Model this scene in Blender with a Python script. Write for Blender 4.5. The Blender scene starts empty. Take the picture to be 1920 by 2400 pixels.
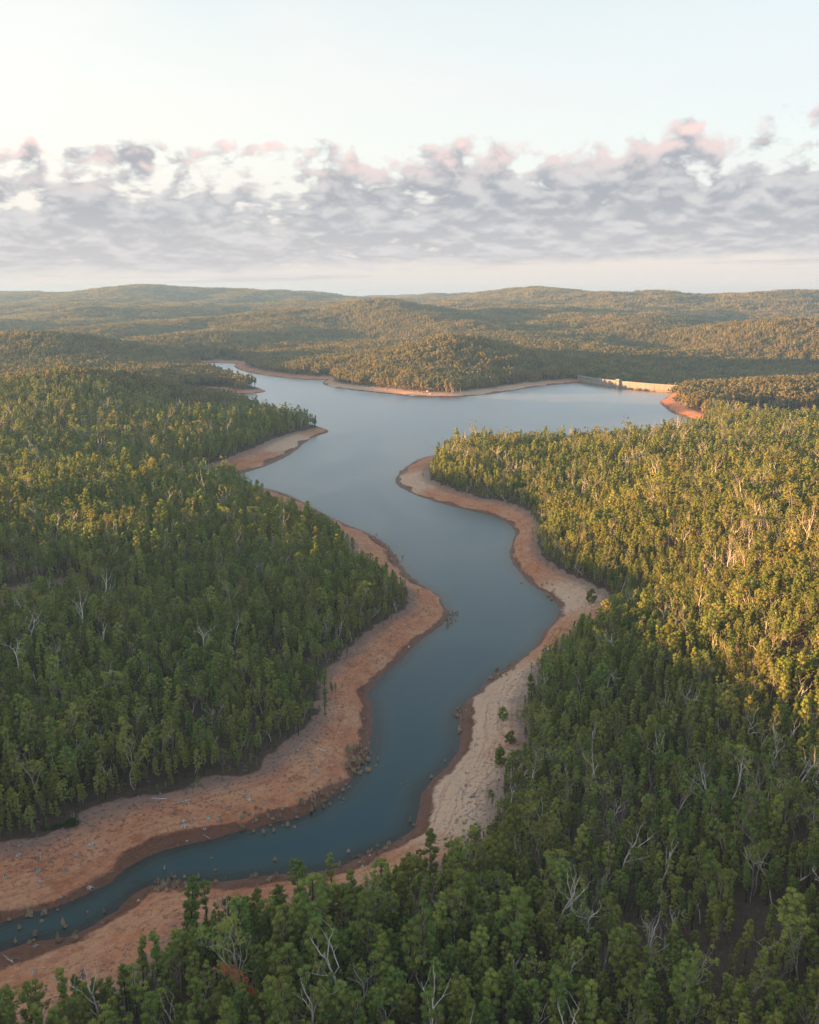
import bpy, math, random
import numpy as np
from mathutils import Vector

R = math.radians
SC = bpy.context.scene
COL = SC.collection
rng = np.random.default_rng(7)
random.seed(7)

# ------------------------------------------------------------------ camera
CAM_H = 180.0
PITCH = R(12.7)
FPX = 2240.0                      # focal length in pixels of a 1920 x 2400 picture
cam = bpy.data.cameras.new('camera')
cam.sensor_fit = 'VERTICAL'; cam.sensor_height = 30.0; cam.sensor_width = 24.0; cam.lens = 28.0
cam.clip_start = 1.0; cam.clip_end = 60000.0
camo = bpy.data.objects.new('camera', cam); COL.objects.link(camo)
camo.location = (0, 0, CAM_H); camo.rotation_euler = (R(90) - PITCH, 0, 0)
SC.camera = camo

# ------------------------------------------------------------------ light
SUN_AZ = -97.0       # degrees from the view direction (+Y), negative is left
SUN_EL = 4.2
SUN_STRENGTH = 4.8
SKY_STRENGTH = 0.104
EXPOSURE = 2.48
CLOUD_GAIN = 1.0
vs = SC.view_settings
vs.view_transform = 'Standard'; vs.look = 'None'; vs.exposure = EXPOSURE; vs.gamma = 1.0
vs.use_curve_mapping = False

sd = Vector((math.sin(R(SUN_AZ)) * math.cos(R(SUN_EL)), math.cos(R(SUN_AZ)) * math.cos(R(SUN_EL)), math.sin(R(SUN_EL))))
sl = bpy.data.lights.new('sun', 'SUN'); sl.energy = SUN_STRENGTH; sl.angle = R(0.6); sl.color = (1.0, 0.48, 0.17)
so = bpy.data.objects.new('sun', sl); COL.objects.link(so)
so.rotation_euler = (-sd).to_track_quat('-Z', 'Y').to_euler(); so.location = (-300, 0, 400)


class NT:
    """tiny helper to write node trees as expressions"""
    def __init__(self, tree):
        self.t = tree; tree.nodes.clear()
    def n(self, kind, **kw):
        nd = self.t.nodes.new(kind)
        for k, v in kw.items(): setattr(nd, k, v)
        return nd
    def put(self, sock, v):
        if hasattr(v, 'is_linked') or isinstance(v, bpy.types.NodeSocket): self.t.links.new(v, sock)
        elif v is not None:
            if sock.type == 'RGBA' and len(v) == 3: v = (*v, 1.0)
            sock.default_value = v
    def m(self, op, a, b=None, c=None, clamp=False):
        nd = self.n('ShaderNodeMath', operation=op, use_clamp=clamp)
        for i, v in enumerate((a, b, c)):
            if v is not None: self.put(nd.inputs[i], v)
        return nd.outputs[0]
    def ss(self, x, a, b, lo=0.0, hi=1.0):
        nd = self.n('ShaderNodeMapRange', interpolation_type='SMOOTHSTEP', clamp=True)
        for i, v in enumerate((x, a, b, lo, hi)): self.put(nd.inputs[i], v)
        return nd.outputs[0]
    def mix(self, f, a, b, mode='MIX'):
        nd = self.n('ShaderNodeMix', data_type='RGBA', blend_type=mode)
        self.put(nd.inputs[0], f); self.put(nd.inputs[6], a); self.put(nd.inputs[7], b)
        return nd.outputs[2]
    def xyz(self, x, y, z):
        nd = self.n('ShaderNodeCombineXYZ')
        for i, v in enumerate((x, y, z)): self.put(nd.inputs[i], v)
        return nd.outputs[0]
    def sep(self, v):
        nd = self.n('ShaderNodeSeparateXYZ'); self.put(nd.inputs[0], v); return nd.outputs
    def noise(self, vec, scale, detail=4.0, rough=0.5, dist=0.0, color=False):
        nd = self.n('ShaderNodeTexNoise')
        self.put(nd.inputs['Vector'], vec); self.put(nd.inputs['Scale'], scale); self.put(nd.inputs['Detail'], detail)
        self.put(nd.inputs['Roughness'], rough); self.put(nd.inputs['Distortion'], dist)
        return nd.outputs[1 if color else 0]
    def vm(self, op, a, b=None, s=None):
        nd = self.n('ShaderNodeVectorMath', operation=op); self.put(nd.inputs[0], a)
        if b is not None: self.put(nd.inputs[1], b)
        if s is not None: self.put(nd.inputs['Scale'], s)
        return nd.outputs[0]
    def attr(self, name):
        return self.n('ShaderNodeAttribute', attribute_name=name).outputs['Fac']


# ---- the sky: Nishita air with a bank of stratocumulus standing low over the horizon all the way round
world = bpy.data.worlds.new('World'); SC.world = world; world.use_nodes = True
N = NT(world.node_tree)
sky = N.n('ShaderNodeTexSky', sky_type='NISHITA', sun_disc=False, sun_elevation=R(SUN_EL), sun_rotation=R(SUN_AZ),
          altitude=300.0, air_density=1.0, dust_density=1.0, ozone_density=1.0)
dirv = N.n('ShaderNodeTexCoord').outputs['Generated']
dx, dy, dz = N.sep(dirv)
el = N.m('MULTIPLY', N.m('ARCSINE', dz), 57.2958)
# a thin veil of high ice cloud, warmer and brighter towards the sun
sunward = N.n('ShaderNodeVectorMath', operation='DOT_PRODUCT'); N.put(sunward.inputs[0], dirv); sunward.inputs[1].default_value = tuple(sd)
fw = N.m('POWER', N.m('ADD', N.m('MULTIPLY', sunward.outputs['Value'], 0.5), 0.5), 1.6)
veil = N.mix(fw, (1.40, 1.49, 1.58), (2.35, 2.06, 1.74))
veil = N.mix(N.ss(el, 9.0, 0.0), veil, (1.50, 1.34, 1.30))
wisp = N.noise(N.xyz(N.m('MULTIPLY', dx, 2.2), N.m('MULTIPLY', dy, 2.2), N.m('MULTIPLY', dz, 9.0)), 1.0, 6.0, 0.55, 0.8)
air = N.mix(N.m('MULTIPLY', N.ss(wisp, 0.25, 0.75, 0.70, 0.92), N.ss(el, 9.0, 28.0, 1.0, 0.36)), sky.outputs[0], veil)
air = N.mix(N.ss(el, 10.0, 1.0, 0.0, 0.75), air, veil)


cv = N.m('MULTIPLY', N.m('LOGARITHM', N.m('ADD', N.m('MAXIMUM', el, 0.0), 1.4), 2.71828), 6.4)
cp = N.xyz(N.m('MULTIPLY', dx, 27.0), N.m('MULTIPLY', dy, 27.0), cv)
cwarp = N.noise(cp, 0.8, 1.0, 0.5, color=True)
cp = N.vm('ADD', cp, N.vm('SCALE', N.vm('SUBTRACT', cwarp, (0.5, 0.5, 0.5)), s=0.55))


def cloud_density(dv, fine):
    p2 = N.vm('ADD', cp, (0.0, 0.0, dv)) if dv else cp
    return N.m('ADD', N.m('MULTIPLY', N.noise(p2, 0.50, 0.0), 0.45), N.m('MULTIPLY', N.noise(p2, 1.5, fine, 0.50), 0.80))


tilt = N.m('MULTIPLY', dx, 2.6)        # the bank stands higher to the right
eup = N.m('SUBTRACT', el, tilt)
elo = N.m('SUBTRACT', el, N.m('MULTIPLY', dx, 1.4))
nA = cloud_density(0.0, 7.0)
nB = cloud_density(0.28, 4.0)
nC = cloud_density(0.85, 0.0)
cover = N.ss(eup, 3.0, 8.4, 0.318, 0.070)
cover = N.m('SUBTRACT', cover, N.ss(eup, 8.2, 10.2, 0.0, 0.45))
dn = N.m('ADD', nA, cover)
rag = N.m('MULTIPLY', N.m('SUBTRACT', nA, 0.6), 1.2)
bot = N.ss(N.m('ADD', elo, rag), 1.45, 2.15)
alpha = N.m('MULTIPLY', N.ss(dn, 0.63, 0.79), bot)
# thin long streaks under the bank
st = N.noise(N.xyz(N.m('MULTIPLY', dx, 3.0), N.m('MULTIPLY', dy, 3.0), N.m('MULTIPLY', elo, 2.4)), 1.0, 5.0, 0.6)
streak = N.m('MULTIPLY', N.m('MULTIPLY', N.ss(st, 0.50, 0.64), N.ss(elo, 0.7, 1.2)), N.ss(elo, 2.4, 1.8))
alpha = N.m('MAXIMUM', alpha, N.m('MULTIPLY', streak, 0.6))
alpha = N.m('MULTIPLY', alpha, 0.94)
slope_ = N.m('ADD', N.m('MULTIPLY', N.m('SUBTRACT', nA, nB), 1.1), N.m('MULTIPLY', N.m('SUBTRACT', nA, nC), 0.8))
lit = N.ss(slope_, -0.20, 0.34)        # thinner above than here: a top, which catches the light
pinkness = N.m('MULTIPLY', N.m('MULTIPLY', lit, N.ss(eup, 5.6, 8.6)), 0.85)
CG = CLOUD_GAIN
c_dark = tuple(CG * c for c in (0.72, 0.75, 0.83))
c_mid = tuple(CG * c for c in (1.20, 1.18, 1.20))
c_pink = tuple(CG * c for c in (1.90, 1.36, 1.26))
ccol = N.mix(lit, c_dark, c_mid)
ccol = N.mix(pinkness, ccol, c_pink)
ccol = N.mix(N.ss(el, 6.0, 1.5, 0.0, 0.38), ccol, veil)
final = N.mix(alpha, air, ccol)
bg = N.n('ShaderNodeBackground'); N.put(bg.inputs[0], final); bg.inputs[1].default_value = SKY_STRENGTH
N.t.links.new(bg.outputs[0], N.n('ShaderNodeOutputWorld').inputs[0])

SC.cycles.use_denoising = True
SC.cycles.max_bounces = 6; SC.cycles.diffuse_bounces = 3; SC.cycles.glossy_bounces = 3
SC.cycles.transmission_bounces = 3; SC.cycles.transparent_max_bounces = 6; SC.cycles.volume_bounces = 0


# ------------------------------------------------------------------ picture <-> place
RIGHT = np.array([1.0, 0, 0]); FWD = np.array([0, math.cos(PITCH), -math.sin(PITCH)]); UP = np.array([0, math.sin(PITCH), math.cos(PITCH)])


def ray(u, v):
    d = (u - 960.0) / FPX * RIGHT + (1200.0 - v) / FPX * UP + FWD
    return d / np.linalg.norm(d)


def on_plane(u, v, z=0.0):
    d = ray(u, v); t = (z - CAM_H) / d[2]
    return np.array([d[0] * t, d[1] * t])


def project(p):
    """world points (n,3) -> pixel of a 1920x2400 picture, depth"""
    q = np.asarray(p, float) - np.array([0, 0, CAM_H])
    zc = q @ FWD
    return 960.0 + FPX * (q @ RIGHT) / zc, 1200.0 - FPX * (q @ UP) / zc, zc


# ------------------------------------------------------------------ noise in numpy
_perm = np.random.default_rng(3).permutation(512)
_grad = np.array([[math.cos(a), math.sin(a)] for a in np.linspace(0, 2 * math.pi, 17)[:16]])


def perlin(x, y, seed=0):
    x = np.asarray(x, float); y = np.asarray(y, float)
    xi = np.floor(x).astype(int); yi = np.floor(y).astype(int)
    xf = x - xi; yf = y - yi
    def g(ix, iy, fx, fy):
        h = _perm[(_perm[(ix + seed * 37) & 511] + iy) & 511] & 15
        return _grad[h, 0] * fx + _grad[h, 1] * fy
    u = xf * xf * xf * (xf * (xf * 6 - 15) + 10); v = yf * yf * yf * (yf * (yf * 6 - 15) + 10)
    a = g(xi, yi, xf, yf); b = g(xi + 1, yi, xf - 1, yf); c = g(xi, yi + 1, xf, yf - 1); d = g(xi + 1, yi + 1, xf - 1, yf - 1)
    return ((a * (1 - u) + b * u) * (1 - v) + (c * (1 - u) + d * u) * v) * 1.4


def fbm(x, y, o=4, seed=0, gain=0.5):
    s = 0; a = 1.0; f = 1.0
    for i in range(o):
        s = s + a * perlin(x * f + 11.3 * i, y * f - 7.1 * i, seed + i); a *= gain; f *= 2.03
    return s


def sstep(x, a, b):
    t = np.clip((x - a) / (b - a), 0, 1); return t * t * (3 - 2 * t)


# ------------------------------------------------------------------ the shore of the reservoir
# pixel of the waterline, and the width of bare bank between water and trees in metres
SHORE = [
 (-260,2235,34),(-120,2200,32),(0,2162,30),(78,2139,30),(141,2123,30),(183,2107,30),(224,2089,30),(261,2068,29),(290,2047,28),(313,2026,28),
 (355,2006,27),(396,1990,27),(443,1978,27),(511,1964,28),(574,1948,29),(631,1933,30),(689,1918,31),(730,1904,32),(762,1885,33),
 (790,1860,33),(818,1832,32),(846,1800,30),(864,1767,27),(874,1730,25),(878,1693,23),(874,1665,22),(865,1637,21),(867,1619,21),
 (883,1600,22),(901,1582,23),(925,1559,24),(952,1533,25),(976,1510,25),(1003,1489,25),(1031,1470,25),(1047,1459,24),(1054,1445,23),
 (1048,1429,22),(1038,1410,21),(1027,1394,20),(1008,1380,24),(985,1368,28),(962,1350,33),(940,1319,33),(913,1280,33),(885,1258,33),
 (846,1241,40),(790,1219,40),(746,1196,40),(701,1169,40),(650,1150,40),(590,1136,16),(545,1130,22),(505,1124,34),(520,1118,36),
 (560,1112,46),(600,1101,50),(650,1083,52),(690,1061,46),(712,1040,38),(735,1024,22),(779,1011,14),(745,1000,16),(715,996,18),(690,992,20),(650,984,18),
 (590,962,18),(530,946,20),(480,936,26),(462,925,34),(478,915,38),(520,921,36),(560,924,28),(600,922,20),(628,917,12),(610,912,14),(580,906,18),(555,894,22),
 (520,880,24),(490,866,28),(455,853,34),(470,851,38),(510,850.5,40),(551,852,40),(552,855,36),(546,859,30),(560,868,34),(600,877,36),(650,884,36),(700,889,36),(755,891,34),(768,889,32),
 (752,897,32),(765,905,34),(800,911,38),(846,917,40),(880,920,40),(924,925,42),(960,929,42),(1002,931,42),(1068,931,44),(1110,928,44),
 (1145,924,42),(1191,918,42),(1230,911,42),(1260,906,40),(1299,902,40),(1333,899,40),(1363,897,30),(1397,903,30),(1456,911,30),(1516,917,30),
 (1577,921,20),(1566,929,22),(1544,942,26),(1551,950,28),(1562,958,30),(1571,967,30),(1589,973,28),(1613,980,28),(1625,988,26),(1622,997,22),
 (1606,1014,20),(1545,1030,20),(1460,1042,20),(1380,1049,20),(1300,1051,20),(1200,1051,20),(1110,1054,20),(1050,1060,22),(1012,1068,24),
 (985,1074,28),(963,1085,30),(941,1102,32),(927,1118,34),(926,1133,34),(941,1146,32),(980,1163,30),(1024,1177,28),(1074,1191,27),(1124,1202,26),
 (1169,1213,24),(1196,1230,21),(1208,1247,19),(1202,1269,18),(1193,1291,18),(1196,1313,19),(1213,1336,20),(1230,1358,22),(1258,1380,23),
 (1286,1397,30),(1302,1413,33),(1310,1427,35),(1305,1447,34),(1291,1466,30),(1272,1484,20),(1261,1503,18),(1249,1522,17),(1226,1538,17),
 (1198,1559,18),(1166,1577,20),(1133,1605,24),(1110,1628,28),(1082,1651,30),(1068,1675,31),(1073,1707,30),(1075,1744,27),(1068,1767,27),
 (1045,1795,29),(1017,1818,31),(994,1846,33),(980,1874,33),(973,1907,31),(971,1939,29),(952,1958,26),(925,1974,24),(888,1990,33),(850,2004,32),
 (804,2023,31),(776,2036,30),(751,2041,30),(678,2047,30),(626,2053,30),(574,2058,30),(496,2066,31),(443,2063,33),(376,2071,33),(344,2074,31),
 (313,2094,29),(292,2115,29),(261,2139,31),(230,2162,35),(198,2180,41),(157,2193,50),(104,2201,60),(52,2214,68),(0,2227,72),(-120,2262,72),(-260,2300,64)]
sh = np.array([[*on_plane(u, v), w] for u, v, w in SHORE])
for _ in range(2):                                     # Chaikin corner cutting
    nx = np.roll(sh, -1, 0)
    sh = np.stack([sh * 0.75 + nx * 0.25, sh * 0.25 + nx * 0.75], 1).reshape(-1, 3)
# small coves and points along the water
nrm = np.roll(sh[:, :2], -1, 0) - np.roll(sh[:, :2], 1, 0); nrm = np.stack([nrm[:, 1], -nrm[:, 0]], 1)
nrm /= np.linalg.norm(nrm, axis=1, keepdims=True) + 1e-9
sh[:, :2] += nrm * (fbm(sh[:, 0] / 9, sh[:, 1] / 9, 3, 5) * 1.0)[:, None]


def shore_field(px, py):
    """signed distance to the water's edge (land positive) and bank width"""
    A = sh[:, :2]; B = np.roll(A, -1, 0); W = sh[:, 2]; W2 = np.roll(W, -1)
    n = len(px); D = np.empty(n); WW = np.empty(n); ins = np.zeros(n, bool)
    E = B - A; L2 = (E ** 2).sum(1) + 1e-9
    for s in range(0, n, 4000):
        x = px[s:s + 4000, None]; y = py[s:s + 4000, None]
        t = np.clip(((x - A[:, 0]) * E[:, 0] + (y - A[:, 1]) * E[:, 1]) / L2, 0, 1)
        d2 = (x - A[:, 0] - t * E[:, 0]) ** 2 + (y - A[:, 1] - t * E[:, 1]) ** 2
        k = 1.0 / (d2 + 4.0) ** 2
        WW[s:s + 4000] = (k * (W + t * (W2 - W))).sum(1) / k.sum(1)
        D[s:s + 4000] = np.sqrt(d2.min(1))
        c = ((A[:, 1] > y) != (B[:, 1] > y)) & (x < E[:, 0] * (y - A[:, 1]) / (E[:, 1] + 1e-12) + A[:, 0])
        ins[s:s + 4000] = c.sum(1) % 2 == 1
    D[ins] *= -1
    return D, WW


# ------------------------------------------------------------------ the terrain
def axis_x():
    a = list(np.arange(0, 420, 4.5)); s = 4.5
    while a[-1] < 6000: s *= 1.035; a.append(a[-1] + s)
    a = np.array(a); return np.concatenate([-a[:0:-1], a])


def axis_y():
    a = list(np.arange(-500, 100, 12)) + list(np.arange(100, 800, 3.5)); s = 3.5
    while a[-1] < 12500: s = 3.5 + 0.0085 * (a[-1] - 800); a.append(a[-1] + s)
    return np.array(a)


GX, GY = axis_x(), axis_y()
MX, MY = np.meshgrid(GX, GY)
X, Y = MX.ravel(), MY.ravel()
near = (Y < 3400) & (Y > 100) & (np.abs(X) < 1900)
Dd = np.full(X.shape, 900.0); Wd = np.full(X.shape, 30.0)
Dd[near], Wd[near] = shore_field(X[near], Y[near])
# ease into the distant field where the shore is no longer measured
inl = np.clip(Dd - Wd, 0, None)

BANK = 6.0
bank = np.where(Dd < 0, -0.28 * np.abs(Dd) - 0.9 * (1 - np.exp(Dd / 3.0)), BANK * np.clip(Dd / Wd, 0, 1) ** 0.9)
bank = np.clip(bank, -16, None)
mask = sstep(inl, 0, 110)
H = bank + 16.0 * (1 - np.exp(-inl / 110.0)) + mask * 5.0 * fbm(X / 190, Y / 190, 3, 1)
farm = sstep(Y, 2500, 3800)
H = H + mask * farm * (52.0 * fbm(X / 1150 + 0.3, Y / 950, 4, 21) + 9.0 * fbm(X / 420, Y / 420, 3, 9) + 18.0 * fbm(X / 700 + 5.1, Y / 1700, 2, 44))
H = H + mask * 118.0 * sstep(Y, 2600, 7500)


def interp(F, x, y):
    F = F.reshape(len(GY), len(GX))
    x = np.atleast_1d(x); y = np.atleast_1d(y)
    i = np.clip(np.searchsorted(GX, x) - 1, 0, len(GX) - 2); j = np.clip(np.searchsorted(GY, y) - 1, 0, len(GY) - 2)
    a = np.clip((x - GX[i]) / (GX[i + 1] - GX[i]), 0, 1); b = np.clip((y - GY[j]) / (GY[j + 1] - GY[j]), 0, 1)
    return (F[j, i] * (1 - a) + F[j, i + 1] * a) * (1 - b) + (F[j + 1, i] * (1 - a) + F[j + 1, i + 1] * a) * b


def hill(u, v, dist, sx, sy, rot=0.0, tree=15.0, z=None, xy=None):
    """raise a hill so that its wooded crest stands at pixel (u,v) when seen at that distance"""
    global H
    if xy is None:
        d = ray(u, v); t = dist / d[1]; cx, cy = d[0] * t, dist; z = CAM_H + d[2] * t - tree
    else: cx, cy = xy
    c, s = math.cos(R(rot)), math.sin(R(rot))
    px = (X - cx) * c + (Y - cy) * s; py = -(X - cx) * s + (Y - cy) * c
    g = np.exp(-0.5 * ((px / sx) ** 2 + (py / sy) ** 2)) * mask
    g0 = max(0.15, float(interp(g, cx, cy)[0]))
    H = H + g / g0 * (z - float(interp(H, cx, cy)[0]))


def q(px):  # numbers read on a 1725-wide print of the picture
    return px * 1920.0 / 1725.0


# skyline and far ridges
hill(q(370), q(612), 7200, 620, 800)
hill(q(60), q(623), 8200, 400, 900)
hill(q(1180), q(616), 6200, 420, 700)
hill(q(1600), q(617), 5400, 800, 800)
hill(q(650), q(667), 3900, 300, 420)
hill(q(480), q(700), 3300, 150, 300, -15)
hill(q(860), q(662), 3700, 150, 420, 20)
hill(q(150), q(655), 4600, 330, 450)
hill(q(250), q(690), 3500, 160, 300, 10)
hill(q(1020), q(650), 4300, 420, 500)
hill(q(1330), q(672), 3500, 330, 420)
hill(q(1690), q(672), 2800, 220, 240)
hill(q(1400), q(735), 2900, 120, 260, 20)
# near ridges round the lake
hill(q(960), q(705), 2270, 150, 120, -8)
hill(q(790), q(742), 2330, 90, 110)
hill(q(1120), q(745), 2230, 110, 110)
hill(q(90), q(700), 2400, 260, 140)
hill(q(330), q(752), 2330, 150, 120)
hill(q(220), q(788), 1450, 150, 100)
hill(q(-60), q(815), 1380, 150, 130)
hill(q(430), q(856), 1420, 80, 90)
hill(q(1480), q(826), 1620, 70, 70)
hill(q(1690), q(886), 1450, 110, 80)
hill(q(1300), q(922), 1080, 180, 70)
hill(q(1640), q(925), 980, 120, 110)
hill(q(270), q(1000), 750, 120, 90)
hill(q(60), q(1020), 720, 130, 110)
# out of the picture on the left a long hill shades the valley; the right bank climbs away from the river
hill(0, 0, 0, 120, 180, 0, xy=(-520, 240), z=70)
hill(0, 0, 0, 100, 60, 0, xy=(-430, 470), z=44)
hill(0, 0, 0, 90, 60, 0, xy=(-430, 130), z=70)
hill(0, 0, 0, 130, 240, 0, xy=(265, 420), z=56)
# the gorge below the dam
dl, dr = on_plane(1363, 897), on_plane(1577, 921)
dv = (dr - dl) / np.linalg.norm(dr - dl); dn_ = np.array([-dv[1], dv[0]])       # dn_ points downstream
if dn_[0] < 0: dn_ = -dn_
al = (X - dl[0]) * dv[0] + (Y - dl[1]) * dv[1]; ac = (X - dl[0]) * dn_[0] + (Y - dl[1]) * dn_[1]
DL = np.linalg.norm(dr - dl)
gorge = np.exp(-0.5 * ((al - DL * 0.5) / (DL * (0.36 + 0.5 * sstep(ac, 40, 300)))) ** 2) * sstep(ac, 3, 30) * (1 - sstep(ac, 500, 1100))
H = H * (1 - gorge) + (-22.0 + 0.01 * np.clip(ac, 0, 900)) * gorge
damzone = (al > -25) & (al < DL + 20) & (ac > -12) & (ac < 26)

# clearings, read on the picture, cast on to the ground
def on_ground(u, v):
    d = ray(u, v); t = 120.0
    for _ in range(4000):
        p = np.array([0, 0, CAM_H]) + d * t
        h = float(interp(H, p[0], p[1])[0])
        if p[2] - h < 0.3: return p[0], p[1], h
        t += max(0.25, (p[2] - h) * 0.5)
    return p[0], p[1], h


CLEAR = [(q(80), q(1150), 14), (q(40), q(1195), 15), (q(60), q(1240), 18), (q(135), q(1226), 14), (q(5), q(1268), 16),
         (q(600), q(746), 34), (q(640), q(744), 34), (q(740), q(733), 40), (q(700), q(748), 30), (q(790), q(722), 30), (q(1715), q(775), 26),
         (q(1600), q(1960), 6), (q(1530), q(2070), 7), (q(1590), q(1980), 5), (q(1640), q(1930), 5), (q(1370), q(2000), 5), (q(1120), q(2080), 4)]
clr = np.zeros_like(X)
clr_soil = np.zeros_like(X)
for u, v, r in CLEAR:
    cx, cy, _ = on_ground(u, v)
    rr = np.hypot(X - cx, (Y - cy) / (1.6 if cy > 1500 else 1.0)) * (1 + 0.25 * perlin(X / 7, Y / 7, 4))
    clr = np.maximum(clr, 1 - sstep(rr, r * 0.75, r * 1.15))
    if v < q(1900): clr_soil = np.maximum(clr_soil, 1 - sstep(rr, r * 0.4, r * 1.25))
edge = sstep(Dd - Wd + 3.0 * fbm(X / 14, Y / 14, 3, 12), -1.5, 2.5)
wood = edge * (1 - clr)
wood_soil = edge * (1 - 0.55 * clr_soil)
wood[damzone] = 0
paleness = np.zeros_like(X)
for u, v, r in [(1085, 1850, 30), (1060, 1720, 26), (1180, 1620, 34), (1330, 1400, 24), (690, 1040, 60), (950, 1130, 40), (1000, 900, 250)]:
    cx, cy, _ = on_ground(u, v); paleness = np.maximum(paleness, np.exp(-0.5 * (((X - cx) ** 2 + (Y - cy) ** 2) / r ** 2)))
# little humps and runnels on the bare banks
H = H + (Dd > 0) * (Y < 1200) * 0.22 * fbm(X / 6, Y / 6, 3, 30) * sstep(Dd, 0.5, 5)


# ------------------------------------------------------------------ mesh helpers
def make_mesh(name, verts, faces, mats=(), midx=None, smooth=False, uniq=False):
    """verts (n,3); faces: (m,3) or (m,4) array, or a list of such arrays"""
    me = bpy.data.meshes.new(name)
    fl = [f for f in (faces if isinstance(faces, list) else [faces]) if len(f)]
    nv = len(verts)
    me.vertices.add(nv); me.vertices.foreach_set('co', np.asarray(verts, np.float32).ravel())
    li = np.concatenate([np.asarray(f, np.int32).ravel() for f in fl])
    ct = np.concatenate([np.full(len(f), np.shape(f)[1], np.int32) for f in fl])
    me.loops.add(len(li)); me.loops.foreach_set('vertex_index', li)
    me.polygons.add(len(ct)); me.polygons.foreach_set('loop_start', np.concatenate([[0], np.cumsum(ct)[:-1]]).astype(np.int32))
    try: me.polygons.foreach_set('loop_total', ct)
    except Exception: pass
    if midx is not None: me.polygons.foreach_set('material_index', np.asarray(midx, np.int32))
    me.polygons.foreach_set('use_smooth', np.full(len(ct), smooth))
    for m in mats: me.materials.append(m)
    me.update(calc_edges=True)
    return me


def add_obj(name, data, parent=None, loc=None):
    o = bpy.data.objects.new(name, data); COL.objects.link(o)
    if parent is not None: o.parent = parent
    if loc is not None: o.location = loc
    return o


def tag(o, label=None, cat=None, group=None, kind=None):
    if label: o['label'] = label
    if cat: o['category'] = cat
    if group: o['group'] = group
    if kind: o['kind'] = kind
    return o


def tube(pts, rad, sides=5, cap=True):
    pts = np.asarray(pts, float); rad = np.asarray(rad, float); n = len(pts)
    tg = np.gradient(pts, axis=0); tg /= np.linalg.norm(tg, axis=1, keepdims=True) + 1e-9
    ref = np.array([0.13, 0.97, 0.2]); ref /= np.linalg.norm(ref)
    a = np.cross(tg, ref); a /= np.linalg.norm(a, axis=1, keepdims=True) + 1e-9
    b = np.cross(tg, a)
    th = np.arange(sides) / sides * 2 * math.pi
    V = (pts[:, None] + rad[:, None, None] * (np.cos(th)[None, :, None] * a[:, None] + np.sin(th)[None, :, None] * b[:, None])).reshape(-1, 3)
    F = []
    for i in range(n - 1):
        for k in range(sides):
            F.append([i * sides + k, i * sides + (k + 1) % sides, (i + 1) * sides + (k + 1) % sides, (i + 1) * sides + k])
    return V, np.array(F)


class Build:
    def __init__(s): s.v = []; s.f = []; s.mi = []; s.n = 0
    def add(s, V, F, m=0):
        s.v.append(np.asarray(V, float)); s.f.append(np.asarray(F, int) + s.n); s.mi.append(np.full(len(F), m)); s.n += len(V)
    def box(s, c, size, rz=0.0, m=0, taper=1.0):
        cx, cy, cz = c; a, b, h = size[0] / 2, size[1] / 2, size[2] / 2
        v = np.array([[x * (taper if z > 0 else 1), y * (taper if z > 0 else 1), z] for z in (-h, h) for x, y in ((-a, -b), (a, -b), (a, b), (-a, b))])
        cr, sr = math.cos(rz), math.sin(rz)
        v = np.stack([v[:, 0] * cr - v[:, 1] * sr + cx, v[:, 0] * sr + v[:, 1] * cr + cy, v[:, 2] + cz], 1)
        s.add(v, [[0, 3, 2, 1], [4, 5, 6, 7], [0, 1, 5, 4], [1, 2, 6, 5], [2, 3, 7, 6], [3, 0, 4, 7]], m)
    def mesh(s, name, mats, smooth=False):
        V = np.concatenate(s.v)
        q4 = [(f, m) for f, m in zip(s.f, s.mi) if f.shape[1] == 4]; q3 = [(f, m) for f, m in zip(s.f, s.mi) if f.shape[1] == 3]
        fl = []; mi = []
        for grp in (q4, q3):
            if grp: fl.append(np.concatenate([g[0] for g in grp])); mi.append(np.concatenate([g[1] for g in grp]))
        return make_mesh(name, V, fl, mats, np.concatenate(mi), smooth)


def material(name):
    m = bpy.data.materials.new(name); m.use_nodes = True
    return m, NT(m.node_tree)


def finish(N, shader):
    N.t.links.new(shader, N.n('ShaderNodeOutputMaterial').inputs['Surface'])


def principled(N, color, rough=0.8, normal=None, spec=0.2):
    b = N.n('ShaderNodeBsdfPrincipled'); N.put(b.inputs['Base Color'], color); N.put(b.inputs['Roughness'], rough)
    b.inputs['Specular IOR Level'].default_value = spec
    if normal is not None: N.put(b.inputs['Normal'], normal)
    return b.outputs[0]


def bump(N, h, strength, dist):
    b = N.n('ShaderNodeBump'); N.put(b.inputs['Height'], h); b.inputs['Strength'].default_value = strength; b.inputs['Distance'].default_value = dist
    return b.outputs[0]


# ---- ground material: wet red clay at the water, dry laterite, bleached sand, grey litter, forest floor
M_GROUND, N = material('ground_soil')
pos = N.n('ShaderNodeNewGeometry').outputs['Position']
px_, py_, pz_ = N.sep(pos)
s_at = N.attr('bank_share'); w_at = N.attr('wood'); p_at = N.attr('pale')
nbig = N.noise(pos, 0.035, 4, 0.55); nmid = N.noise(pos, 0.16, 5, 0.6); nfin = N.noise(pos, 1.1, 5, 0.65)
wob = N.m('ADD', N.m('MULTIPLY', N.m('SUBTRACT', nmid, 0.5), 0.35), N.m('MULTIPLY', N.m('SUBTRACT', nfin, 0.5), 0.16))
strand = N.noise(N.xyz(N.m('MULTIPLY', px_, 0.02), N.m('MULTIPLY', py_, 0.02), N.m('ADD', N.m('MULTIPLY', pz_, 5.0), N.m('MULTIPLY', nmid, 1.1))), 1.0, 4, 0.65)
dry = N.mix(N.ss(nbig, 0.36, 0.66), (0.47, 0.185, 0.092), (0.52, 0.265, 0.150))
dry = N.mix(N.m('MULTIPLY', N.ss(nmid, 0.50, 0.66), 0.7), dry, (0.33, 0.11, 0.05))
blot = N.noise(pos, 0.42, 4, 0.7)
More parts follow.
